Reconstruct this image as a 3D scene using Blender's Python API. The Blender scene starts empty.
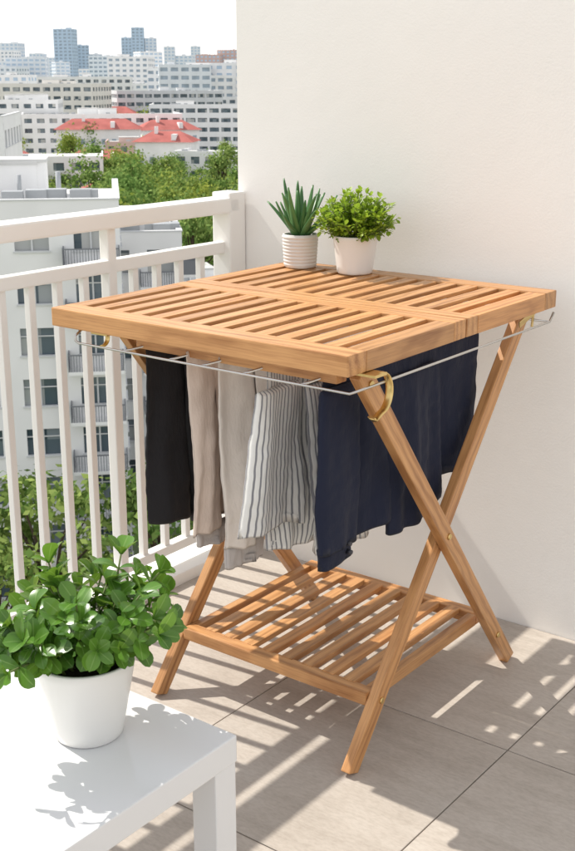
import bpy, bmesh, math, random
from mathutils import Vector, Matrix, Euler, noise
random.seed(7)
R=random.random
def U(a,b): return a+(b-a)*random.random()
scene=bpy.context.scene
TH=math.radians(37.2)
FW=Vector((-math.sin(TH),math.cos(TH),0)); RT=Vector((math.cos(TH),math.sin(TH),0))
CAM=Vector((2.242,-2.755,1.45))
def city(D,lat,z=0): 
    p=CAM+FW*D+RT*lat; return Vector((p.x,p.y,z))
# ---------------------------------------------------------------- materials
def mat(name):
    m=bpy.data.materials.new(name); m.use_nodes=True
    nt=m.node_tree; nt.nodes.clear()
    o=nt.nodes.new('ShaderNodeOutputMaterial'); b=nt.nodes.new('ShaderNodeBsdfPrincipled')
    nt.links.new(b.outputs[0],o.inputs[0]); return m,nt,b,o
def L(nt,a,b): nt.links.new(a,b)
def ramp(nt,fac,stops):
    r=nt.nodes.new('ShaderNodeValToRGB'); cr=r.color_ramp
    while len(cr.elements)<len(stops): cr.elements.new(.5)
    for e,(p,c) in zip(cr.elements,stops): e.position=p; e.color=(*c,1)
    L(nt,fac,r.inputs[0]); return r.outputs[0]
def mapping(nt,vec,scale,loc=(0,0,0)):
    m=nt.nodes.new('ShaderNodeMapping'); m.inputs['Scale'].default_value=scale; m.inputs['Location'].default_value=loc
    L(nt,vec,m.inputs['Vector']); return m.outputs[0]
def noise_t(nt,vec,scale,detail=4,rough=.55):
    n=nt.nodes.new('ShaderNodeTexNoise'); n.inputs['Scale'].default_value=scale; n.inputs['Detail'].default_value=detail; n.inputs['Roughness'].default_value=rough
    L(nt,vec,n.inputs['Vector']); return n.outputs[0]
def bump(nt,b,h,strength,dist):
    n=nt.nodes.new('ShaderNodeBump'); n.inputs['Strength'].default_value=strength; n.inputs['Distance'].default_value=dist
    L(nt,h,n.inputs['Height']); L(nt,n.outputs[0],b.inputs['Normal'])
def mix(nt,fac,a,b,mode='MIX'):
    m=nt.nodes.new('ShaderNodeMix'); m.data_type='RGBA'; m.blend_type=mode
    for i,v in ((0,fac),(6,a),(7,b)):
        if hasattr(v,'links'): L(nt,v,m.inputs[i])
        elif isinstance(v,(int,float)): m.inputs[i].default_value=v
        else: m.inputs[i].default_value=(*v,1)
    return m.outputs[2]
def math_n(nt,op,a,b=None):
    m=nt.nodes.new('ShaderNodeMath'); m.operation=op
    for i,v in ((0,a),(1,b)):
        if v is None: continue
        if hasattr(v,'links'): L(nt,v,m.inputs[i])
        else: m.inputs[i].default_value=v
    return m.outputs[0]
def attr(nt,name='g'):
    a=nt.nodes.new('ShaderNodeAttribute'); a.attribute_name=name; return a.outputs['Vector']
def objc(nt): return nt.nodes.new('ShaderNodeTexCoord').outputs['Object']
def geo(nt): return nt.nodes.new('ShaderNodeNewGeometry')

def simple(name,col,rough=.5,metal=0,var=.06,scale=6,bumps=0,detail=4):
    m,nt,b,o=mat(name)
    n=noise_t(nt,objc(nt),scale,detail)
    c=ramp(nt,n,[(.3,tuple(x*(1-var) for x in col)),(.7,tuple(min(1,x*(1+var)) for x in col))])
    L(nt,c,b.inputs['Base Color']); b.inputs['Roughness'].default_value=rough; b.inputs['Metallic'].default_value=metal
    if bumps: bump(nt,b,noise_t(nt,objc(nt),scale*30,3),bumps,.002)
    return m
def citymat(name,col,var=.05):
    m=bpy.data.materials.new(name); m.use_nodes=True; nt=m.node_tree; nt.nodes.clear()
    o=nt.nodes.new('ShaderNodeOutputMaterial'); d=nt.nodes.new('ShaderNodeBsdfDiffuse')
    n=noise_t(nt,objc(nt),.25,2)
    c=ramp(nt,n,[(.3,tuple(x*(1-var) for x in col)),(.7,tuple(min(1,x*(1+var)) for x in col))])
    L(nt,c,d.inputs[0]); L(nt,d.outputs[0],o.inputs[0]); return m

def wood(name,dark,light):
    m,nt,b,o=mat(name)
    g=attr(nt)
    n1=noise_t(nt,mapping(nt,g,(2.2,38,38)),1.0,5,.6)
    n2=noise_t(nt,mapping(nt,g,(10,330,330)),1.0,2,.6)
    n3=noise_t(nt,mapping(nt,g,(1.2,9,9)),1.0,2)
    w=nt.nodes.new('ShaderNodeTexWave'); w.wave_type='BANDS'; w.bands_direction='Y'
    w.inputs['Scale'].default_value=14; w.inputs['Distortion'].default_value=7; w.inputs['Detail'].default_value=3
    L(nt,mapping(nt,g,(.35,1,1)),w.inputs['Vector'])
    f=math_n(nt,'ADD',math_n(nt,'MULTIPLY',n1,.62),math_n(nt,'MULTIPLY',w.outputs[1],.22))
    f=math_n(nt,'ADD',f,math_n(nt,'MULTIPLY',n3,.18))
    c=ramp(nt,f,[(.28,dark),(.5,tuple((a+2*c_)/3 for a,c_ in zip(dark,light))),(.75,light)])
    fine=ramp(nt,n2,[(.3,(.80,.75,.71)),(.55,(1,1,1))])
    c=mix(nt,1.0,c,fine,'MULTIPLY')
    rnd=geo(nt).outputs['Random Per Island']
    tone=ramp(nt,rnd,[(0,(.78,.74,.69)),(.5,(1,1,1)),(1,(1.0,.90,.80))])
    c=mix(nt,1.0,c,tone,'MULTIPLY')
    L(nt,c,b.inputs['Base Color']); 
    rr=nt.nodes.new('ShaderNodeMapRange'); rr.inputs[3].default_value=.27; rr.inputs[4].default_value=.46
    L(nt,n1,rr.inputs[0]); L(nt,rr.outputs[0],b.inputs['Roughness'])
    bump(nt,b,n2,.25,.0008)
    return m
M_wood=wood('teak_wood',(.35,.15,.050),(.70,.385,.165))

def fabric(name,col,col2=None,rough=.9,weave=900,sheen=.3):
    m,nt,b,o=mat(name); g=attr(nt)
    if col2 is not None:
        sep=nt.nodes.new('ShaderNodeSeparateXYZ'); L(nt,g,sep.inputs[0])
        wob=noise_t(nt,mapping(nt,g,(3,3,0)),2,2)
        s=math_n(nt,'ADD',sep.outputs[0],math_n(nt,'MULTIPLY',wob,.004))
        fr=math_n(nt,'FRACT',math_n(nt,'MULTIPLY',s,92.0))
        msk=math_n(nt,'LESS_THAN',fr,.30)
        c=mix(nt,msk,col,col2)
    else:
        c=mix(nt,noise_t(nt,mapping(nt,g,(6,6,6)),2,4),tuple(x*.87 for x in col),tuple(x*1.12 for x in col))
    L(nt,c,b.inputs['Base Color']); b.inputs['Roughness'].default_value=rough
    b.inputs['Sheen Weight'].default_value=sheen
    wv=noise_t(nt,mapping(nt,g,(1,1,1)),weave,1)
    wr=noise_t(nt,mapping(nt,g,(14,5,1)),1.5,4)
    h=math_n(nt,'ADD',math_n(nt,'MULTIPLY',wr,8.0),math_n(nt,'MULTIPLY',wv,.35))
    bump(nt,b,h,.6,.0022)
    return m
M_black=fabric('black_cotton',(.011,.010,.012),sheen=.04)
M_beige=fabric('beige_cotton',(.68,.56,.48))
M_greyl=fabric('light_grey_cotton',(.70,.63,.57))
M_greyrib=fabric('grey_rib',(.50,.46,.44))
M_stripe=fabric('striped_linen',(.84,.83,.80),(.25,.25,.27))
M_navy=fabric('navy_cotton',(.008,.012,.034),sheen=.03)

def leafmat(name,c1,c2,rib,rough=.32,trans=.25):
    m,nt,b,o=mat(name)
    g=attr(nt); sep=nt.nodes.new('ShaderNodeSeparateXYZ'); L(nt,g,sep.inputs[0])
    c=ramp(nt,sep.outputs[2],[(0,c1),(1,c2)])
    n=noise_t(nt,objc(nt),60,2)
    c=mix(nt,math_n(nt,'MULTIPLY',n,.4),c,tuple(x*1.3 for x in c2))
    ab=math_n(nt,'ABSOLUTE',sep.outputs[1]); rb=math_n(nt,'LESS_THAN',ab,.08)
    c=mix(nt,math_n(nt,'MULTIPLY',rb,.5),c,rib)
    L(nt,c,b.inputs['Base Color']); b.inputs['Roughness'].default_value=rough
    t=nt.nodes.new('ShaderNodeBsdfTranslucent'); L(nt,mix(nt,.5,c,(.35,.55,.06)),t.inputs[0])
    ms=nt.nodes.new('ShaderNodeMixShader'); ms.inputs[0].default_value=trans
    L(nt,b.outputs[0],ms.inputs[1]); L(nt,t.outputs[0],ms.inputs[2]); L(nt,ms.outputs[0],o.inputs[0])
    return m
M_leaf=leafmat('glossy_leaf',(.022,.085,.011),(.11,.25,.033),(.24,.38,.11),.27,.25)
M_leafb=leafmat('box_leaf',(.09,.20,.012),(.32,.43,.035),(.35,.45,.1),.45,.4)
M_aloe=leafmat('aloe_leaf',(.035,.13,.04),(.12,.26,.085),(.06,.15,.05),.4,.1)
M_stem=simple('stem',(.12,.16,.04),.6)
M_soil=simple('soil',(.035,.022,.014),.95,var=.5,scale=120,bumps=1)
def treeleaf(name,c1,c2):
    m=bpy.data.materials.new(name); m.use_nodes=True; nt=m.node_tree; nt.nodes.clear()
    o=nt.nodes.new('ShaderNodeOutputMaterial'); d=nt.nodes.new('ShaderNodeBsdfDiffuse')
    c=ramp(nt,geo(nt).outputs['Random Per Island'],[(0,c1),(1,c2)])
    oi=nt.nodes.new('ShaderNodeObjectInfo')
    c=mix(nt,1.0,c,ramp(nt,oi.outputs['Random'],[(0,(.7,.85,.8)),(.5,(1,1,1)),(1,(1.3,1.12,.75))]),'MULTIPLY')
    L(nt,c,d.inputs[0])
    t=nt.nodes.new('ShaderNodeBsdfTranslucent'); L(nt,c,t.inputs[0])
    ms=nt.nodes.new('ShaderNodeMixShader'); ms.inputs[0].default_value=.35
    L(nt,d.outputs[0],ms.inputs[1]); L(nt,t.outputs[0],ms.inputs[2]); L(nt,ms.outputs[0],o.inputs[0]); return m
M_tree=treeleaf('tree_foliage',(.11,.20,.05),(.36,.46,.14))
M_bark=citymat('bark',(.10,.075,.055))

M_ceramic=simple('white_ceramic',(.80,.79,.77),.28,var=.015)
M_ceramic2=simple('matte_ceramic',(.70,.67,.64),.6,var=.03)
M_whitepaint=simple('white_lacquer',(.76,.765,.775),.14,var=.01)
M_rail=simple('white_rail_paint',(.85,.835,.81),.42,var=.02)
M_steel=simple('steel',(.6,.58,.55),.25,1,var=.05)
M_brass=simple('brass',(.78,.58,.25),.3,1,var=.06)
M_button=simple('button',(.03,.03,.04),.3)

def wallmat():
    m,nt,b,o=mat('plaster'); oc=objc(nt)
    n=noise_t(nt,oc,1.1,5,.6); n2=noise_t(nt,oc,160,3)
    c=ramp(nt,n,[(.3,(.855,.84,.81)),(.7,(.895,.88,.85))])
    L(nt,c,b.inputs['Base Color']); b.inputs['Roughness'].default_value=.85
    bump(nt,b,math_n(nt,'ADD',n2,math_n(nt,'MULTIPLY',noise_t(nt,oc,18,2),1.2)),.28,.0012)
    return m
M_wall=wallmat()
def tilemat():
    m,nt,b,o=mat('stone_tile'); oc=objc(nt); 
    rnd=geo(nt).outputs['Random Per Island']
    cmb=nt.nodes.new('ShaderNodeCombineXYZ'); L(nt,math_n(nt,'MULTIPLY',rnd,37.0),cmb.inputs[2])
    va=nt.nodes.new('ShaderNodeVectorMath'); va.operation='ADD'; L(nt,oc,va.inputs[0]); L(nt,cmb.outputs[0],va.inputs[1]); v=va.outputs[0]
    s=noise_t(nt,mapping(nt,v,(3,26,1)),1,5,.6)
    s2=noise_t(nt,mapping(nt,v,(60,160,1)),1,3,.7)
    bl=noise_t(nt,v,3.5,5,.65)
    f=math_n(nt,'ADD',math_n(nt,'MULTIPLY',s,.5),math_n(nt,'MULTIPLY',bl,.5))
    c=ramp(nt,f,[(.3,(.41,.36,.31)),(.5,(.51,.455,.40)),(.72,(.58,.53,.475))])
    c=mix(nt,1.0,c,ramp(nt,s2,[(.35,(.87,.86,.85)),(.6,(1,1,1))]),'MULTIPLY')
    c=mix(nt,1.0,c,ramp(nt,rnd,[(0,(.91,.91,.91)),(1,(1,1,1))]),'MULTIPLY')
    L(nt,c,b.inputs['Base Color'])
    rr=nt.nodes.new('ShaderNodeMapRange'); rr.inputs[3].default_value=.4; rr.inputs[4].default_value=.68
    L(nt,bl,rr.inputs[0]); L(nt,rr.outputs[0],b.inputs['Roughness'])
    bump(nt,b,math_n(nt,'ADD',s,s2),.3,.0012)
    return m
M_tile=tilemat(); M_grout=simple('grout',(.30,.27,.24),.95)

# ---------------------------------------------------------------- mesh helpers
class B:
    def __init__(s,name): 
        s.bm=bmesh.new(); s.name=name; s.g=s.bm.verts.layers.float_vector.new('g'); s.mats=[]
    def mi(s,m):
        if m not in s.mats: s.mats.append(m)
        return s.mats.index(m)
    def done(s,parent=None):
        me=bpy.data.meshes.new(s.name); s.bm.normal_update(); s.bm.to_mesh(me); s.bm.free()
        for m in s.mats: me.materials.append(m)
        ob=bpy.data.objects.new(s.name,me); scene.collection.objects.link(ob)
        if parent: ob.parent=parent
        return ob
    def box(s,mtx,sx,sy,sz,m,bevel=0,seg=2):
        mi=s.mi(m)
        off=Vector((U(0,20),U(0,20),U(0,20)))
        if not bevel:
            vs=[]
            for dx,dy,dz in ((-1,-1,-1),(1,-1,-1),(1,1,-1),(-1,1,-1),(-1,-1,1),(1,-1,1),(1,1,1),(-1,1,1)):
                l=Vector((dx*sx/2,dy*sy/2,dz*sz/2)); n=s.bm.verts.new(mtx@l); n[s.g]=l+off; vs.append(n)
            for q in ((3,2,1,0),(4,5,6,7),(0,1,5,4),(1,2,6,5),(2,3,7,6),(3,0,4,7)):
                f=s.bm.faces.new([vs[i] for i in q]); f.material_index=mi
            return
        t=bmesh.new(); bmesh.ops.create_cube(t,size=1)
        for v in t.verts: v.co=Vector((v.co.x*sx,v.co.y*sy,v.co.z*sz))
        bmesh.ops.bevel(t,geom=t.edges[:],offset=bevel,segments=seg,affect='EDGES',profile=.6)
        mp={}
        for v in t.verts:
            n=s.bm.verts.new(mtx@v.co); n[s.g]=v.co+off; mp[v]=n
        for f in t.faces:
            nf=s.bm.faces.new([mp[v] for v in f.verts]); nf.material_index=mi
        t.free()
    def abox(s,x0,x1,y0,y1,z0,z1,m,bevel=0,axis='X'):
        c=Vector(((x0+x1)/2,(y0+y1)/2,(z0+z1)/2))
        if axis=='X': mt=Matrix.Translation(c); s.box(mt,x1-x0,y1-y0,z1-z0,m,bevel)
        elif axis=='Y':
            mt=Matrix.Translation(c)@Matrix.Rotation(math.pi/2,4,'Z'); s.box(mt,y1-y0,x1-x0,z1-z0,m,bevel)
        else:
            mt=Matrix.Translation(c)@Matrix.Rotation(-math.pi/2,4,'Y'); s.box(mt,z1-z0,y1-y0,x1-x0,m,bevel)
    def board(s,p0,p1,w,th,side,m,bevel=.002):
        p0=Vector(p0);p1=Vector(p1); x=(p1-p0); ln=x.length; x.normalize(); z=Vector(side).normalized(); y=z.cross(x).normalized()
        mt=Matrix((( x.x,y.x,z.x,0),(x.y,y.y,z.y,0),(x.z,y.z,z.z,0),(0,0,0,1))); mt.translation=(p0+p1)/2
        s.box(mt,ln,w,th,m,bevel)
    def tube(s,pts,rad,m,n=8,cap=True,flat=None):
        mi=s.mi(m); rings=[]; pts=[Vector(p) for p in pts]
        if not hasattr(rad,'__len__'): rad=[rad]*len(pts)
        prev=None
        for i,p in enumerate(pts):
            d=(pts[min(i+1,len(pts)-1)]-pts[max(i-1,0)]).normalized()
            if flat is not None: a=Vector(flat)
            elif prev is None: a=d.orthogonal().normalized()
            else: a=(prev-d*prev.dot(d)).normalized()
            prev=a; b=d.cross(a)
            ring=[]
            for k in range(n):
                an=2*math.pi*k/n
                v=s.bm.verts.new(p+(a*math.cos(an)+b*math.sin(an)*(.3 if flat is not None else 1))*rad[i]); v[s.g]=Vector((i*.1,k/n,0)); ring.append(v)
            rings.append(ring)
        for r0,r1 in zip(rings,rings[1:]):
            for k in range(n):
                f=s.bm.faces.new((r0[k],r0[(k+1)%n],r1[(k+1)%n],r1[k])); f.material_index=mi; f.smooth=True
        if cap:
            for r in (rings[0][::-1],rings[-1]):
                f=s.bm.faces.new(r); f.material_index=mi
    def lathe(s,c,prof,m,n=64):
        mi=s.mi(m); c=Vector(c); rings=[]
        for (r,z) in prof:
            if r<1e-5:
                v=s.bm.verts.new(c+Vector((0,0,z))); rings.append([v])
            else: rings.append([s.bm.verts.new(c+Vector((r*math.cos(2*math.pi*k/n),r*math.sin(2*math.pi*k/n),z))) for k in range(n)])
        for r0,r1 in zip(rings,rings[1:]):
            for k in range(n):
                k2=(k+1)%n
                vs=[r0[k] if len(r0)>1 else r0[0], r0[k2] if len(r0)>1 else None, r1[k2] if len(r1)>1 else r1[0], r1[k] if len(r1)>1 else None]
                vs=[v for v in vs if v is not None]
                f=s.bm.faces.new(vs); f.material_index=mi; f.smooth=True
    def leaf(s,base,d,up,ln,wd,curl,fold,m,prof,n=7,tone=None):
        mi=s.mi(m); d=Vector(d).normalized(); side=d.cross(Vector(up))
        if side.length<1e-3: side=d.orthogonal()
        side.normalize(); nrm=side.cross(d).normalized(); tone=R() if tone is None else tone
        p=Vector(base); rows=[]; step=ln/n
        for i in range(n+1):
            t=i/n; w=wd*prof(t)
            a=-curl*t; dd=d*math.cos(a)+nrm*math.sin(a); nn=nrm*math.cos(a)-d*math.sin(a)
            row=[]
            for k in (-1,0,1):
                v=s.bm.verts.new(p+side*(k*w*.5)+nn*(abs(k)*w*fold)); v[s.g]=Vector((t,k,tone)); row.append(v)
            rows.append(row); p=p+dd*step
        for r0,r1 in zip(rows,rows[1:]):
            for k in range(2):
                f=s.bm.faces.new((r0[k],r0[k+1],r1[k+1],r1[k])); f.material_index=mi; f.smooth=True
def empty(name,loc=(0,0,0)):
    e=bpy.data.objects.new(name,None); scene.collection.objects.link(e); e.location=loc; e.empty_display_size=.1; return e

# ---------------------------------------------------------------- balcony floor
b=B('balcony_floor')
b.abox(.0,4.6,-4.2,0,-.25,-.006,M_grout)
tw,tl=.6,.6
yy=-.0
while yy>-4.2:
    xx=.03
    while xx<4.6:
        b.abox(xx+.0015,min(xx+tw,4.6)-.0015,yy-tl+.0015,yy-.0015,-.007,0,M_tile,.0012)
        xx+=tw
    yy-=tl
b.done()
b=B('balcony_wall'); b.abox(-.035,6,0,.25,-.6,4.2,M_wall); b.done()
rail=empty('balcony_railing')
b=B('curb'); b.abox(-.14,.03,-4.2,-.002,-.3,.035,M_wall,.004,'Y'); b.done(rail)
b=B('rails')
b.abox(-.085,-.005,-4.2,-.03,1.075,1.12,M_rail,.006,'Y')
b.abox(-.062,-.028,-4.2,-.03,.955,.99,M_rail,.004,'Y')
b.abox(-.062,-.028,-4.2,-.03,.075,.105,M_rail,.004,'Y')
b.done(rail)
b=B('posts')
b.abox(-.075,-.005,-.075,-.003,.035,1.135,M_rail,.005,'Z')
PY=[-.54-1.28*k for k in range(3)]
for yp in PY: b.abox(-.062,-.028,yp-.015,yp+.015,.035,1.08,M_rail,.004,'Z')
b.done(rail)
b=B('balusters'); yp=-.075-.093
while yp>-4.1:
    if min(abs(yp-q) for q in PY)>.035: b.abox(-.055,-.035,yp-.01,yp+.01,.1,.96,M_rail,.002,'Z')
    yp-=.093
b.done(rail)

# ---------------------------------------------------------------- wooden table
T=empty('wooden_drying_rack_table')
X0,X1,Y0,Y1,ZT=.245,1.055,-1.005,-.105,.962
YM=(Y0+Y1)/2
b=B('tabletop')
TK=.042
def half(ya,yb,flip):
    f1,f2=(.062,.05) if not flip else (.05,.062)
    b.abox(X0,X1,ya,ya+f1,ZT-TK,ZT,M_wood,.003,'X')
    b.abox(X0,X1,yb-f2,yb,ZT-TK,ZT,M_wood,.003,'X')
    b.abox(X0,X0+.045,ya+f1+.0005,yb-f2-.0005,ZT-TK,ZT-.0006,M_wood,.002,'Y')
    b.abox(X1-.045,X1,ya+f1+.0005,yb-f2-.0005,ZT-TK,ZT-.0006,M_wood,.002,'Y')
    n=12; a=X0+.045; w=X1-.045-a; gap=.0235; sw=(w-gap*(n+1))/n
    for i in range(n):
        x=a+gap+i*(sw+gap)
        b.abox(x,x+sw,ya+f1-.008,yb-f2+.008,ZT-.0105,ZT-.0012+U(-.0004,.0002),M_wood,.002,'Y')
half(Y0,YM-.002,False); half(YM+.002,Y1,True)
b.done(T)
b=B('legs')
def xframe(xo,xi):
    b.board((xo,-.205,0.0),(xo,-.925,.915),.044,.024,(1,0,0),M_wood,.003)
    b.board((xi,-.895,0.0),(xi,-.175,.915),.044,.024,(1,0,0),M_wood,.003)
xframe(1.026,.999); xframe(.405,.432)
for v in b.bm.verts:
    if v.co.z<.0: v.co.z=0
b.done(T)
b=B('crossbars')
b.abox(.446,.986,-.942,-.907,.884,.914,M_wood,.003,'X')
b.abox(.446,.986,-.195,-.16,.884,.914,M_wood,.003,'X')
b.done(T)
b=B('lower_shelf')
zs=.155
b.abox(.445,.986,-.815,-.78,zs-.03,zs,M_wood,.003,'X')
b.abox(.445,.986,-.31,-.275,zs-.03,zs,M_wood,.003,'X')
b.abox(.445,.468,-.7795,-.3105,zs-.03,zs-.001,M_wood,.002,'Y')
b.abox(.963,.986,-.7795,-.3105,zs-.03,zs-.001,M_wood,.002,'Y')
n=8; a=.468; w=.495; gap=.026; sw=(w-gap*(n+1))/n
for i in range(n):
    x=a+gap+i*(sw+gap); b.abox(x,x+sw,-.787,-.303,zs-.012,zs+.002,M_wood,.002,'Y')
b.done(T)
b=B('bolts')
for x,sg in ((1.038,1),(.393,-1)):
    for (y,z) in ((-.5625,.459),(-.90,.885),(-.288,.105)):
        b.tube([(x,y,z),(x+sg*.004,y,z)],[.008,.0065],M_brass,14)
for (y,z) in ((-.79,.137),): b.tube([(1.011,y,z),(1.015,y,z)],[.008,.0065],M_brass,14)
b.done(T)
b=B('hanging_rails')
zr=.893; r=.0028
xa,xb,ya,yb=.315,1.066,-1.0,-.16
b.tube([(xa,ya+.03,ZT-TK),(xa,ya,zr+.012),(xa,ya,zr),(xa+.01,ya,zr-.004),(xb-.01,ya,zr-.004),(xb,ya+.01,zr),(xb,yb,zr),(xb,yb+.02,zr+.02)],r,M_steel,8)
BX=[.465,.60,.69,.80,.945]
for x in BX: b.tube([(x,ya,zr-.003),(x,yb,zr)],r,M_steel,8)
b.tube([(xa,yb,zr),(xb,yb,zr)],r,M_steel,8)
b.done(T)
b=B('brass_hooks')
def arc(pts,x,w=.009): b.tube([(x,p[0],p[1]) for p in pts],[w]*len(pts),M_brass,12,True,(1,0,0))
pts=[]
for k in range(24):
    t=k/23; a=math.radians(115-200*t); pts.append((-.925+.034*math.cos(a)*1.0,.878+.040*math.sin(a)))
pts+= [(-.931,.834),(-.945,.828),(-.953,.836)]
arc(pts,1.075)
b.abox(1.0385,1.084,-.955,-.915,.913,.919,M_brass,.001)
b.board((1.0405,-.18,.925),(1.0405,-.27,.90),.016,.003,(1,0,0),M_brass,.001)
b.board((1.0415,-.20,.915),(1.0415,-.205,.885),.010,.003,(1,0,0),M_brass,.001)
b.abox(.36,.41,-.995,-.945,.914,.9195,M_brass,.001)
arc([(-.975+.016*math.cos(q),.903+.018*math.sin(q)) for q in [1.6-3.3*k/12 for k in range(13)]],.375,.007)
b.done(T)

# ---------------------------------------------------------------- garments
def cloth(b,x,ya,yb,zt,zb,m,seed,amp=.018,thick=.03,taper=0,shift=0,k=18,hem=.012,na=140,nt_=60,xs=0,topd=.010,skew=0):
    mi=b.mi(m); rows=[]; rnd=random.Random(seed); ph=[rnd.uniform(0,6.28) for _ in range(6)]
    for j in range(nt_+1):
        t=j/nt_; row=[]; w=(yb-ya)*(1-taper*t); yc=(ya+yb)/2+shift*t; A=amp*(.15+.85*t**.8); d=topd+(thick-topd)*min(1,t*1.6)
        rt=min(1,t/.03)
        d=d*math.sqrt(max(.02,rt*(2-rt)))
        for i in range(na):
            a=2*math.pi*i/na; c=math.cos(a); s=math.sin(a)
            yy=yc+w/2*(abs(c)**.8)*(1 if c>0 else -1)
            u=(yy-yc)
            nz=noise.noise(Vector((u*9+seed,t*2.2,seed*1.7)))
            f=A*(math.sin(k*u+ph[0]+1.3*nz+t*.8)+.5*math.sin(k*2.1*u+ph[1]-t*1.1+2*nz)+.28*math.sin(k*4.3*u+ph[2]+t*1.5))
            f+=A*.9*nz
            f+=amp*.22*(noise.noise(Vector((u*26+t*9,t*11-u*8,seed)))) *min(1,t*4)
            f2=A*.6*math.sin(k*1.3*u+ph[3]+t)*(1 if s<0 else 0)
            xx=x+xs*t+d/2*(abs(s)**.7)*(1 if s>0 else -1)+f+f2*min(1,abs(s)*2)
            yy+=A*.5*math.sin(k*.8*u+ph[4]+t*3)
            L_=zt-zb
            z=zt-L_*t - (t**3)*(hem*math.sin(7*u+ph[5])+hem*.8*noise.noise(Vector((u*14,seed,s)))) - skew*u*t
            v=b.bm.verts.new((xx,yy,z)); sc=w/(yb-ya); v[b.g]=Vector((u/max(sc,.3)+(0 if s>0 else 3.3),L_*t,0)); row.append(v)
        rows.append(row)
    for r0,r1 in zip(rows,rows[1:]):
        for i in range(na):
            f=b.bm.faces.new((r0[i],r1[i],r1[(i+1)%na],r0[(i+1)%na])); f.material_index=mi; f.smooth=True
    f=b.bm.faces.new(rows[0][::-1]); f.material_index=mi
    inn=[]
    cen=sum((v.co for v in rows[-1]),Vector())/na
    for v in rows[-1]:
        n=b.bm.verts.new(v.co+Vector(((cen.x-v.co.x)*.12,(cen.y-v.co.y)*.03,.02))); n[b.g]=v[b.g]; inn.append(n)
    for i in range(na):
        f=b.bm.faces.new((rows[-1][i],inn[i],inn[(i+1)%na],rows[-1][(i+1)%na])); f.material_index=mi; f.smooth=True
ZC=.897
b=B('black_trousers')
cloth(b,.46,-.925,-.68,ZC,.47,M_black,3,.016,.03,.2,-.025,26)
cloth(b,.485,-.84,-.62,ZC-.003,.44,M_black,5,.016,.03,.2,.0,24,xs=.01)
b.done()
b=B('beige_trousers')
cloth(b,.60,-.95,-.75,ZC+.001,.475,M_beige,11,.017,.034,.28,-.02,34)
cloth(b,.612,-.87,-.64,ZC,.45,M_beige,13,.016,.03,.22,-.0,28,xs=.02)
cloth(b,.60,-.928,-.795,.485,.435,M_greyrib,21,.006,.026,.08,0,60,topd=.03,nt_=10,hem=.004)
b.done()
b=B('grey_sweatpants')
cloth(b,.69,-.945,-.76,ZC+.001,.465,M_greyl,51,.016,.034,.2,-.015,34)
cloth(b,.705,-.85,-.64,ZC,.44,M_greyl,53,.016,.03,.2,-.0,28,xs=.015)
cloth(b,.69,-.937,-.80,.47,.418,M_greyrib,54,.005,.03,.08,0,70,topd=.033,nt_=10,hem=.004)
b.done()
b=B('striped_shirt')
cloth(b,.80,-.925,-.62,ZC,.48,M_stripe,31,.020,.035,.06,-.01,22,hem=.02,skew=-.05)
cloth(b,.812,-.975,-.83,ZC-.05,.535,M_stripe,33,.012,.04,-.35,-.03,20,hem=.012,topd=.03)
cloth(b,.83,-.84,-.62,ZC-.06,.445,M_stripe,35,.018,.03,.0,.01,24,hem=.02,xs=.01)
b.done()
b=B('navy_shirt')
cloth(b,.942,-.925,-.29,ZC,.53,M_navy,41,.013,.032,.06,-.0,16,hem=.016,skew=-.06)
cloth(b,.955,-.95,-.83,ZC-.03,.515,M_navy,43,.010,.032,-.15,-.01,24,topd=.03)
cloth(b,.953,-.955,-.835,.535,.487,M_navy,44,.004,.028,.0,0,22,topd=.034,nt_=10,hem=.004)
cloth(b,.957,-.72,-.50,ZC-.05,.50,M_navy,47,.012,.028,-.1,.03,24,topd=.02)
for y,z in ((-.868,.525),(-.865,.505)): b.tube([(.963,y,z),(.976,y,z)],[.006,.005],M_button,12)
b.done()

# ---------------------------------------------------------------- white side table
S=empty('white_side_table')
b=B('top'); b.abox(.40,1.18,-2.15,-1.489,.402,.45,M_whitepaint,.003); b.done(S)
b=B('legs')
for x in (.402,1.128):
    for y in (-2.148,-1.541): b.abox(x,x+.05,y,y+.05,0,.4015,M_whitepaint,.002,'Z')
b.done(S)

# ---------------------------------------------------------------- plants
def pot(b,c,rt,rb,h,m,ribs=0):
    prof=[(0,0),(rb*.93,0),(rb,.004)]
    n=60 if ribs else 10
    for i in range(1,n+1):
        t=i/n; r=rb+(rt-rb)*t
        if ribs: r+=.0022*abs(math.sin(t*math.pi*ribs))-.001
        prof.append((r,.004+(h-.007)*t))
    prof+=[(rt-.001,h-.001),(rt-.003,h),(rt-.006,h-.001),(rt-.007,h-.004),(rt*.93-.006,h-.02)]
    b.lathe(c,prof,m)
def soil(b,c,r,z):
    mi=b.mi(M_soil)
    n=36; rr=8; rows=[]
    for i in range(rr+1):
        rad=r*i/rr
        rows.append([b.bm.verts.new(Vector(c)+Vector((rad*math.cos(2*math.pi*k/n),rad*math.sin(2*math.pi*k/n),z+.004*noise.noise(Vector((rad*200,k*.9,0)))))) for k in range(n)] )
    for r0,r1 in zip(rows,rows[1:]):
        for k in range(n):
            f=b.bm.faces.new((r0[k],r0[(k+1)%n],r1[(k+1)%n],r1[k])); f.material_index=mi
P=empty('potted_jade_plant')
c=Vector((.985,-1.625,.4505))
b=B('pot'); pot(b,c,.080,.055,.138,M_ceramic); b.done(P)
b=B('soil'); soil(b,c,.072,.125); b.done(P)
b=B('stems_and_leaves')
obov=lambda t: (max(0,math.sin(math.pi*min(1,(t**1.45)*.97+.03)))**.62)
rnd=random.Random(4)
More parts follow.
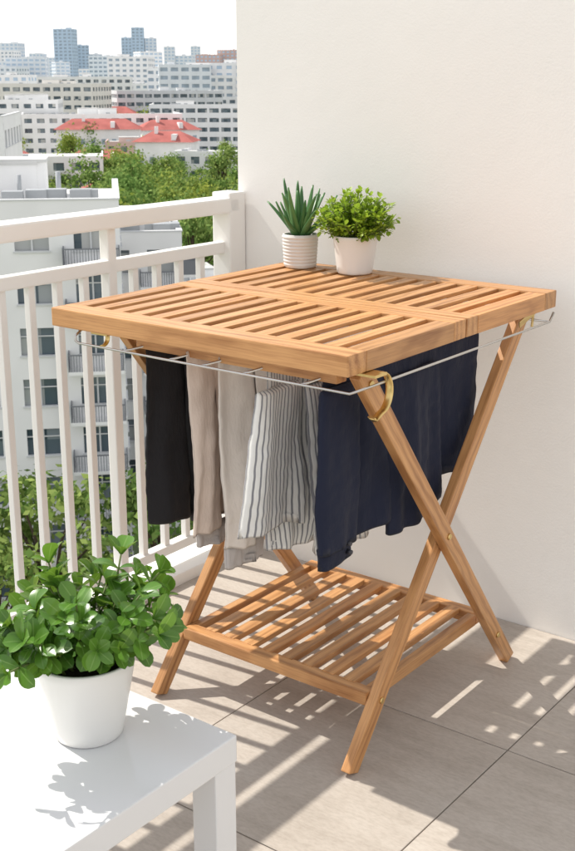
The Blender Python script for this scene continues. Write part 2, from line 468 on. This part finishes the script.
for s in range(52):
    az=rnd.uniform(0,6.283); sp=rnd.uniform(.0,1)**.6
    lean=sp*1.3; ln=rnd.uniform(.095,.175)*(1-.05*sp)
    base=c+Vector((math.cos(az),math.sin(az),0))*rnd.uniform(.0,.05)+Vector((0,0,.122))
    pts=[base]; d=Vector((math.cos(az)*lean*.55,math.sin(az)*lean*.55,1)).normalized()
    for k in range(7):
        d=(d+Vector((math.cos(az)*lean*.14,math.sin(az)*lean*.14,-.06*sp))+Vector((rnd.uniform(-.08,.08),rnd.uniform(-.08,.08),0))).normalized()
        pts.append(pts[-1]+d*ln/7)
    b.tube(pts,[.0028-.0002*i for i in range(8)],M_stem,6)
    for k in range(2,8):
        p=pts[k]; dd=(pts[k]-pts[k-1]).normalized()
        nl=2 if k<7 else 4
        a0=k*1.57+s
        for q in range(nl):
            a=a0+q*2*math.pi/nl+rnd.uniform(-.4,.4)
            o=dd.orthogonal().normalized(); o2=dd.cross(o)
            out=o*math.cos(a)+o2*math.sin(a)
            ld=(out*(1.0 if k<7 else .8)+dd*(.45 if k<7 else .85)+Vector((0,0,.1))).normalized()
            sz=rnd.uniform(.028,.045)*(.8 if k<3 else 1)
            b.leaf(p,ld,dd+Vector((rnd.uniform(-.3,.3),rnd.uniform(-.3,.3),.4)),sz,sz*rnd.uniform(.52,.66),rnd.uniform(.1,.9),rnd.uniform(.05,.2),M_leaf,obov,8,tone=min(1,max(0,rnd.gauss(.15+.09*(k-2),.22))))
b.done(P)

P=empty('potted_aloe')
c=Vector((.335,-.185,ZT+.0005))
b=B('pot'); pot(b,c,.049,.044,.09,M_ceramic2,9); b.done(P)
b=B('soil'); soil(b,c,.042,.078); b.done(P)
b=B('leaves'); rnd=random.Random(9)
tap=lambda t: (1-t)**.75*(.75+.5*min(1,t*4)) 
for k in range(24):
    az=k*2.4+rnd.uniform(-.2,.2); lean=.12+.8*(1-k/24)+rnd.uniform(-.05,.1)
    d=Vector((math.cos(az)*math.sin(lean),math.sin(az)*math.sin(lean),math.cos(lean)))
    b.leaf(c+Vector((math.cos(az)*.012,math.sin(az)*.012,.078)),d,Vector((-math.cos(az),-math.sin(az),.3)),rnd.uniform(.10,.165),.019,rnd.uniform(-.4,.1),.28,M_aloe,tap,9)
ob=b.done(P); sm=ob.modifiers.new('s','SOLIDIFY'); sm.thickness=.004

P=empty('potted_boxwood')
c=Vector((.515,-.185,ZT+.0005))
b=B('pot'); pot(b,c,.060,.047,.10,M_ceramic); b.done(P)
b=B('soil'); soil(b,c,.053,.09); b.done(P)
b=B('stems_and_leaves'); rnd=random.Random(19)
oval=lambda t: max(0,math.sin(math.pi*min(1,t*.96+.04)))**.7
for s in range(130):
    az=rnd.uniform(0,6.283); lean=rnd.uniform(0,1.25)**1; 
    ln=rnd.uniform(.085,.128)*(1-.15*lean)
    d=Vector((math.cos(az)*math.sin(lean),math.sin(az)*math.sin(lean),math.cos(lean)))
    base=c+Vector((math.cos(az)*.02,math.sin(az)*.02,.088))
    pts=[base+d*ln*i/6 for i in range(7)]
    b.tube(pts,.0011,M_stem,4)
    for k in range(2,7):
        for q in range(4):
            v=Vector((rnd.gauss(0,1),rnd.gauss(0,1),rnd.gauss(.3,1))).normalized()
            ld=(v+d*.8).normalized(); sz=rnd.uniform(.012,.018)
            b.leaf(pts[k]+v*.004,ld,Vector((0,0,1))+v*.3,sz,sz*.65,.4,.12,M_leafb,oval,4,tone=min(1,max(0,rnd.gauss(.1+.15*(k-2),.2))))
b.done(P)

# ---------------------------------------------------------------- city
GZ=-30
def groundmat():
    m,nt,b,o=mat('city_ground'); oc=objc(nt)
    n=noise_t(nt,oc,.012,4); n2=noise_t(nt,oc,.4,3)
    c=ramp(nt,n,[(.42,(.34,.33,.31)),(.5,(.38,.37,.35)),(.56,(.12,.17,.06))])
    c=mix(nt,math_n(nt,'MULTIPLY',n2,.3),c,(.25,.25,.24))
    L(nt,c,b.inputs['Base Color']); b.inputs['Roughness'].default_value=.9; return m
M_ground=groundmat()
b=B('ground'); b.abox(-9000,9000,-3000,12000,GZ-1,GZ,M_ground); b.done()
M_asph=citymat('asphalt',(.10,.10,.10),.1)
M_pave=citymat('pavement',(.42,.40,.37),.08)
M_mark=citymat('road_paint',(.75,.75,.72))
def cityM(D,lat,rot,z=GZ):
    return Matrix.Translation(city(D,lat,z))@Matrix.Rotation(TH+rot,4,'Z')
ROT0=math.radians(14)
b=B('road'); m=cityM(50,-8,ROT0)
b.box(m@Matrix.Translation((0,0,-.02)),300,9,.05,M_asph)
for k in range(-30,30): b.box(m@Matrix.Translation((k*5,0,.007)),2.2,.15,.006,M_mark)
b.done()
b=B('road'); m=cityM(120,2,ROT0+math.pi/2)
b.box(m@Matrix.Translation((55,0,-.016)),260,9,.05,M_asph)
for k in range(-12,30): b.box(m@Matrix.Translation((k*5,0,.011)),2.2,.15,.006,M_mark)
b.done()
b=B('pavement'); m=cityM(50,-8,ROT0)
b.box(m@Matrix.Translation((0,6.2,0)),300,3.2,.3,M_pave); b.box(m@Matrix.Translation((0,-6.2,0)),300,3.2,.3,M_pave); b.done()

M_bw=citymat('render_white',(.86,.86,.86)); M_bc=citymat('render_cream',(.80,.77,.72)); M_bg=citymat('concrete_grey',(.66,.68,.70))
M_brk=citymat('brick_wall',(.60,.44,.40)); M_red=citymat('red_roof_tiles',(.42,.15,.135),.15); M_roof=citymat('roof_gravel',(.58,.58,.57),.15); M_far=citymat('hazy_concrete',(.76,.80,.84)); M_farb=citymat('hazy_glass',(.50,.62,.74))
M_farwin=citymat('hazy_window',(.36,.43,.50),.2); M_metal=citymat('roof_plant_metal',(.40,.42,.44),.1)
def glassmat():
    m,nt,b,o=mat('window_glass'); oc=objc(nt)
    sc=nt.nodes.new('ShaderNodeVectorMath'); sc.operation='SNAP'; L(nt,oc,sc.inputs[0]); sc.inputs[1].default_value=(1.3,1.3,1.55)
    wn=nt.nodes.new('ShaderNodeTexWhiteNoise'); L(nt,sc.outputs[0],wn.inputs[0])
    c=ramp(nt,wn.outputs[0],[(.0,(.06,.09,.11)),(.55,(.13,.17,.20)),(.75,(.22,.26,.29)),(1,(.55,.55,.53))])
    L(nt,c,b.inputs['Base Color']); b.inputs['Roughness'].default_value=.08; return m
M_glass=glassmat()
M_frame=citymat('window_frame',(.66,.67,.68))
M_dark=citymat('dark_railing',(.22,.23,.25))
def building(name,D,lat,w,d,top,rot,wm,fh=3.1,bay=3.0,wfrac=.55,hfrac=.55,detail=1,balc=(),gm=None,roofunits=2):
    gm=gm or M_glass
    e=empty(name); 
    h=top-GZ; m=cityM(D,lat,rot); e.matrix_world=m
    wb=B('windows'); wb.abox(-w/2+.3,w/2-.3,.3,d-.3,0,h-.4,gm)
    wb.done(e)
    b=B('walls'); nf=max(1,round(h/fh)); f=h/nf
    def face(org,ux,length):
        nb=max(1,round(length/bay)); bw=length/nb; inw=Vector((-ux.y,ux.x,0))
        def slab(u0,u1,z0,z1,t0=0.0,t1=.28,mm=wm):
            c=org+ux*((u0+u1)/2)+inw*((t0+t1)/2)+Vector((0,0,(z0+z1)/2))
            mt=Matrix(((ux.x,inw.x,0,c.x),(ux.y,inw.y,0,c.y),(0,0,1,c.z),(0,0,0,1))); b.box(mt,u1-u0,t1-t0,z1-z0,mm)
        for i in range(nf+1):
            z0=max(0,i*f-f*(1-hfrac)*.45); z1=min(h,i*f+f*(1-hfrac)*.55) if i<nf else h+.6
            slab(0,length,z0,z1)
        for k in range(nb+1):
            hw=bw*(1-wfrac)/2; u0=max(0,k*bw-hw); u1=min(length,k*bw+hw)
            slab(u0,u1,0,h,.003,.277)
        if detail:
            slab(-.06,length+.06,h+.6,h+.68,-.06,.34,M_frame)
            for k in range(nb):
                u=k*bw+bw*.5; slab(u-.05,u+.05,0,h,.16,.24,M_frame)
                for i in range(nf):
                    zc=i*f+f*(1-hfrac)*.55; 
                    slab(u-bw*wfrac/2-.08,u+bw*wfrac/2+.08,zc-.02,zc+.08,-.1,.2,M_frame)
                    slab(u-bw*wfrac/2,u+bw*wfrac/2,zc+f*hfrac*.68,zc+f*hfrac*.68+.07,.17,.23,M_frame)
                    if k in balc and i>0:
                        slab(u-bw*.48,u+bw*.48,i*f-.15,i*f+.05,-1.3,.0,wm)
                        slab(u-bw*.48,u+bw*.48,i*f+1.0,i*f+1.07,-1.3,-1.24,M_dark)
                        q=u-bw*.48
                        while q<u+bw*.48: slab(q,q+.04,i*f+.05,i*f+1.0,-1.29,-1.25,M_dark); q+=.16
                        slab(u-bw*.48,u-bw*.48+.06,i*f+.05,i*f+1.07,-1.24,0,M_dark)
                        slab(u+bw*.48-.06,u+bw*.48,i*f+.05,i*f+1.07,-1.24,0,M_dark)
    face(Vector((-w/2,0,0)),Vector((1,0,0)),w)
    face(Vector((w/2,.3,0)),Vector((0,1,0)),d-.3)
    face(Vector((-w/2,d,0)),Vector((0,-1,0)),d-.001)
    b.done(e)
    b=B('roof'); b.abox(-w/2+.28,w/2-.28,.28,d-.28,h-.35,h+.05,M_roof)
    rn=random.Random(int(D*7+lat*3))
    for k in range(roofunits):
        x=rn.uniform(-w*.3,w*.3); yv=rn.uniform(d*.3,d*.7); s1=rn.uniform(1.2,w*.10+1.4); hh=rn.uniform(1.2,2.4)
        b.abox(x-s1,x+s1,yv-s1*.6,yv+s1*.6,h+.05,h+hh+k*.01,wm)
        b.abox(x-s1-.1,x+s1+.1,yv-s1*.6-.1,yv+s1*.6+.1,h+hh+k*.01,h+hh+.2+k*.01,M_roof)
        for q in range(3):
            x2=rn.uniform(-w*.42,w*.42); y2=rn.uniform(1.2,d*.25); b.abox(x2-.6,x2+.6,y2-.45,y2+.45,h+.05,h+.95+q*.01,M_metal)
    if detail:
        for q in range(9):
            x2=rn.uniform(-w*.45,w*.45); y2=rn.uniform(d*.15,d*.85)
            b.tube([(x2,y2,h),(x2,y2,h+rn.uniform(.8,1.8))],rn.uniform(.08,.22),M_metal,8)
        b.abox(-w*.4,w*.2,d*.62,d*.66,h+.3,h+.55,M_metal)
    b.done(e)
    return e
building('apartment_building',66,-19.5,20,14,-5.6,ROT0*.6,M_bw,3.1,3.3,.58,.56,1,(5,),roofunits=3)
building('apartment_building',80,-10.2,6,13,-9.0,ROT0*.6,M_bw,3.1,3.0,.6,.55,1,(1,))
building('apartment_building',128,-12,24,14,-20.5,ROT0*1.2,M_bw,3.1,3.2,.6,.5,1,(2,5),roofunits=2)
building('office_building',118,-38,20,18,-2.5,ROT0*.5,M_bw,3.4,3.0,.6,.5,1)
building('white_building',245,-58,40,20,-14,.15,M_bw,3.2,3.6,.6,.5,0)
building('white_building',300,-16,26,16,-16,-.2,M_bw,3.2,3.6,.6,.5,0)
building('brick_building',330,-38,24,16,-15,.1,M_brk,3.2,3.6,.5,.5,0)
building('white_building',380,-58,50,24,-9,.2,M_bw,3.2,3.8,.6,.45,0)
building('office_building',430,-24,50,24,-7,.05,M_bw,3.3,4,.8,.45,0)
building('white_building',400,-96,40,20,-5,.1,M_bw,3.3,4,.6,.45,0)
building('office_building',470,-95,40,30,0,-.1,M_bc,3.3,4,.7,.45,0)
building('office_building',520,-50,46,26,-3,.3,M_bg,3.3,4,.8,.45,0)
building('white_building',560,-15,50,26,-6,.1,M_bw,3.3,4,.6,.45,0)
building('white_building',600,-100,46,26,3,.1,M_bw,3.3,4,.6,.45,0)
rn=random.Random(77)
for k in range(60):
    D=rn.uniform(620,1600); lat=-D*rn.uniform(.0,.29)
    top=rn.uniform(-16,5) if rn.random()<.65 else rn.uniform(5,8+(D-620)*.035)
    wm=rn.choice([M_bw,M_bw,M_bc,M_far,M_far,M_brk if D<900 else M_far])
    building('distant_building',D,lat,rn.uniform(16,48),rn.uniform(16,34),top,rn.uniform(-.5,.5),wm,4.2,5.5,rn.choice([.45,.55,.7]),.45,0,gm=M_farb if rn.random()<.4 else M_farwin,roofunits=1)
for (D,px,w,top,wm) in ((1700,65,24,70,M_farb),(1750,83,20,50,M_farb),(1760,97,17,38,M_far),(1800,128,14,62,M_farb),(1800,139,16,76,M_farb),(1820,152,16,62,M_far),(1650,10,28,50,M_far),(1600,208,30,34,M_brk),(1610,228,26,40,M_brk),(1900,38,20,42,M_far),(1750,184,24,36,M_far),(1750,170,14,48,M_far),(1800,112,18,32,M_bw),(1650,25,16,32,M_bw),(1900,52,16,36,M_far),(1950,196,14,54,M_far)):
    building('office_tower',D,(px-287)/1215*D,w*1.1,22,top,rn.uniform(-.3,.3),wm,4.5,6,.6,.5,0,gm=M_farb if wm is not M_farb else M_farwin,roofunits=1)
def house(D,lat,w,d,h,rot,wm=M_bw):
    e=empty('red_roof_house'); e.matrix_world=cityM(D,lat,rot)
    b=B('walls'); b.abox(-w/2,w/2,0,d,0,h,wm)
    for i in range(int(h//3.2)):
        for k in range(int(w//3)):
            x=-w/2+1.5+k*3; b.abox(x-.6,x+.6,-.05,.1,i*3.2+1,i*3.2+2.5,M_farwin)
        for k in range(int(d//3)):
            y=1.5+k*3; b.abox(w/2-.1,w/2+.05,y-.6,y+.6,i*3.2+1,i*3.2+2.5,M_farwin)
    b.done(e)
    b=B('roof'); mi=b.mi(M_red); o=.8; rh=d*.24
    P_=[Vector(p) for p in ((-w/2-o,-o,h),(w/2+o,-o,h),(w/2+o,d+o,h),(-w/2-o,d+o,h),(-w/2+d*.35,d/2,h+rh),(w/2-d*.35,d/2,h+rh))]
    vs=[b.bm.verts.new(p) for p in P_]
    for q in ((0,1,5,4),(1,2,5),(2,3,4,5),(3,0,4),(3,2,1,0)):
        f=b.bm.faces.new([vs[i] for i in q]); f.material_index=mi
    b.abox(-w*.2,-w*.2+.9,d*.35,d*.35+.9,h,h+rh+1.2,M_bw)
    b.abox(w*.15,w*.15+1.2,d*.02,d*.3,h,h+rh*.75,M_bw)
    b.done(e)
for a in ((290,-45,16,10,13,.2),(318,-33,15,11,16,-.1),(350,-55,24,12,18,.1),(300,-70,16,10,12,.3),(260,-6,14,10,10,-.3),(500,-80,34,14,18,0),(330,-84,20,12,14,.2),(235,-34,12,9,10,.4),(372,-36,18,12,17,.3)): house(*a)

def tree_mesh(seed,hgt=9,cr=3.2,nl=105,nc=17,ls=.5):
    rn=random.Random(seed); b=B('tree_mesh')
    b.tube([(0,0,0),(.1,.05,hgt*.25),(-.05,.1,hgt*.5),(.05,0,hgt*.8)],[.24,.18,.13,.05],M_bark,7)
    mi=b.mi(M_tree)
    for k in range(nc):
        a=rn.uniform(0,6.28); el=rn.uniform(-.35,1.35); rr=cr*rn.uniform(.55,.95)
        cc=Vector((math.cos(a)*math.cos(el)*rr,math.sin(a)*math.cos(el)*rr,hgt*.62+math.sin(el)*rr*1.05))
        b.tube([(0,0,hgt*.35),(cc.x*.4,cc.y*.4,hgt*.35+(cc.z-hgt*.35)*.6),tuple(cc)],[.09,.06,.02],M_bark,5)
        cs=rn.uniform(.8,1.35)
        for q in range(nl):
            v=Vector((rn.gauss(0,1),rn.gauss(0,1),rn.gauss(0,.75)))*cs*.5
            p=cc+v; n=(v.normalized()+Vector((rn.gauss(0,.6),rn.gauss(0,.6),rn.gauss(.4,.6)))).normalized()
            t=n.orthogonal().normalized(); t=(Matrix.Rotation(rn.uniform(0,6.28),3,n)@t); u=n.cross(t); s=ls*rn.uniform(.5,1)
            vs=[b.bm.verts.new(p+x) for x in (t*s*.5,u*s*.3,-t*s*.5,-u*s*.3)]
            f=b.bm.faces.new(vs); f.material_index=mi
    me=bpy.data.meshes.new('tree_mesh'); b.bm.to_mesh(me); b.bm.free()
    for m in b.mats: me.materials.append(m)
    return me
TM=[tree_mesh(s) for s in (1,2,3,4)]
def tree(D,lat,s,parent=None,name='street_tree',k=0):
    ob=bpy.data.objects.new(name,TM[k%4]); scene.collection.objects.link(ob)
    ob.location=city(D,lat,GZ); ob.rotation_euler=(0,0,U(0,6.28)); ob.scale=(s,s,s*U(.9,1.15))
    if parent: ob.parent=parent
for k,(D,lat,s) in enumerate(((57,-12.6,1.45),(56,-9.0,.9),(60,-6.6,1.3),(57,-15.5,.8),(70,-5.2,1.0),(82,-4.4,1.2),(66,-3.2,.9),(95,-6.5,1.3),(96,-10.5,1.1),(88,-1.5,1.1),(105,-3,1.3))): tree(D,lat,s,k=k)
DT=empty('distant_trees')
for k in range(130):
    D=U(140,290); lat=-D*U(.0,.26)
    tree(D,lat,U(1.1,1.9),DT,'tree',k)
for k in range(130):
    D=U(260,700); lat=-D*U(.0,.28)
    tree(D,lat,U(1.2,2.2),DT,'tree',k)

# ---------------------------------------------------------------- light & camera
EL=math.radians(48); SD=Vector((-1,-.10,0)).normalized()
S_=Vector((SD.x*math.cos(EL),SD.y*math.cos(EL),math.sin(EL)))
sun=bpy.data.lights.new('sun','SUN'); sun.energy=5; sun.angle=math.radians(.5); sun.color=(1,.95,.86)
so=bpy.data.objects.new('sun',sun); scene.collection.objects.link(so); so.rotation_euler=S_.to_track_quat('Z','Y').to_euler(); so.location=(0,0,10)
w=bpy.data.worlds.new('World'); scene.world=w; w.use_nodes=True; nt=w.node_tree
bg=nt.nodes['Background']; sky=nt.nodes.new('ShaderNodeTexSky'); sky.sky_type='NISHITA'; sky.sun_disc=False
sky.sun_elevation=EL; sky.sun_rotation=math.atan2(SD.x,SD.y); sky.air_density=1.0; sky.dust_density=1.0; sky.ozone_density=1.0
tc=nt.nodes.new('ShaderNodeTexCoord'); sp=nt.nodes.new('ShaderNodeSeparateXYZ'); nt.links.new(tc.outputs['Generated'],sp.inputs[0])
hz=ramp(nt,sp.outputs[2],[(0.0,(.97,.97,.97)),(.25,(.8,.8,.8)),(.7,(.55,.55,.55))])
cl=mix(nt,hz,sky.outputs[0],(8.5,8.35,8.15))
nt.links.new(cl,bg.inputs[0]); bg.inputs[1].default_value=.15
cam=bpy.data.cameras.new('camera'); co=bpy.data.objects.new('camera',cam); scene.collection.objects.link(co); scene.camera=co
co.location=CAM; co.rotation_euler=(math.radians(90-16.4),0,TH)
cam.sensor_fit='VERTICAL'; cam.sensor_height=24; cam.lens=24*1170/851; cam.clip_end=20000; cam.clip_start=.05
cam.dof.use_dof=True; cam.dof.focus_distance=2.6; cam.dof.aperture_fstop=14
scene.view_settings.view_transform='Standard'; scene.view_settings.look='None'; scene.view_settings.exposure=0
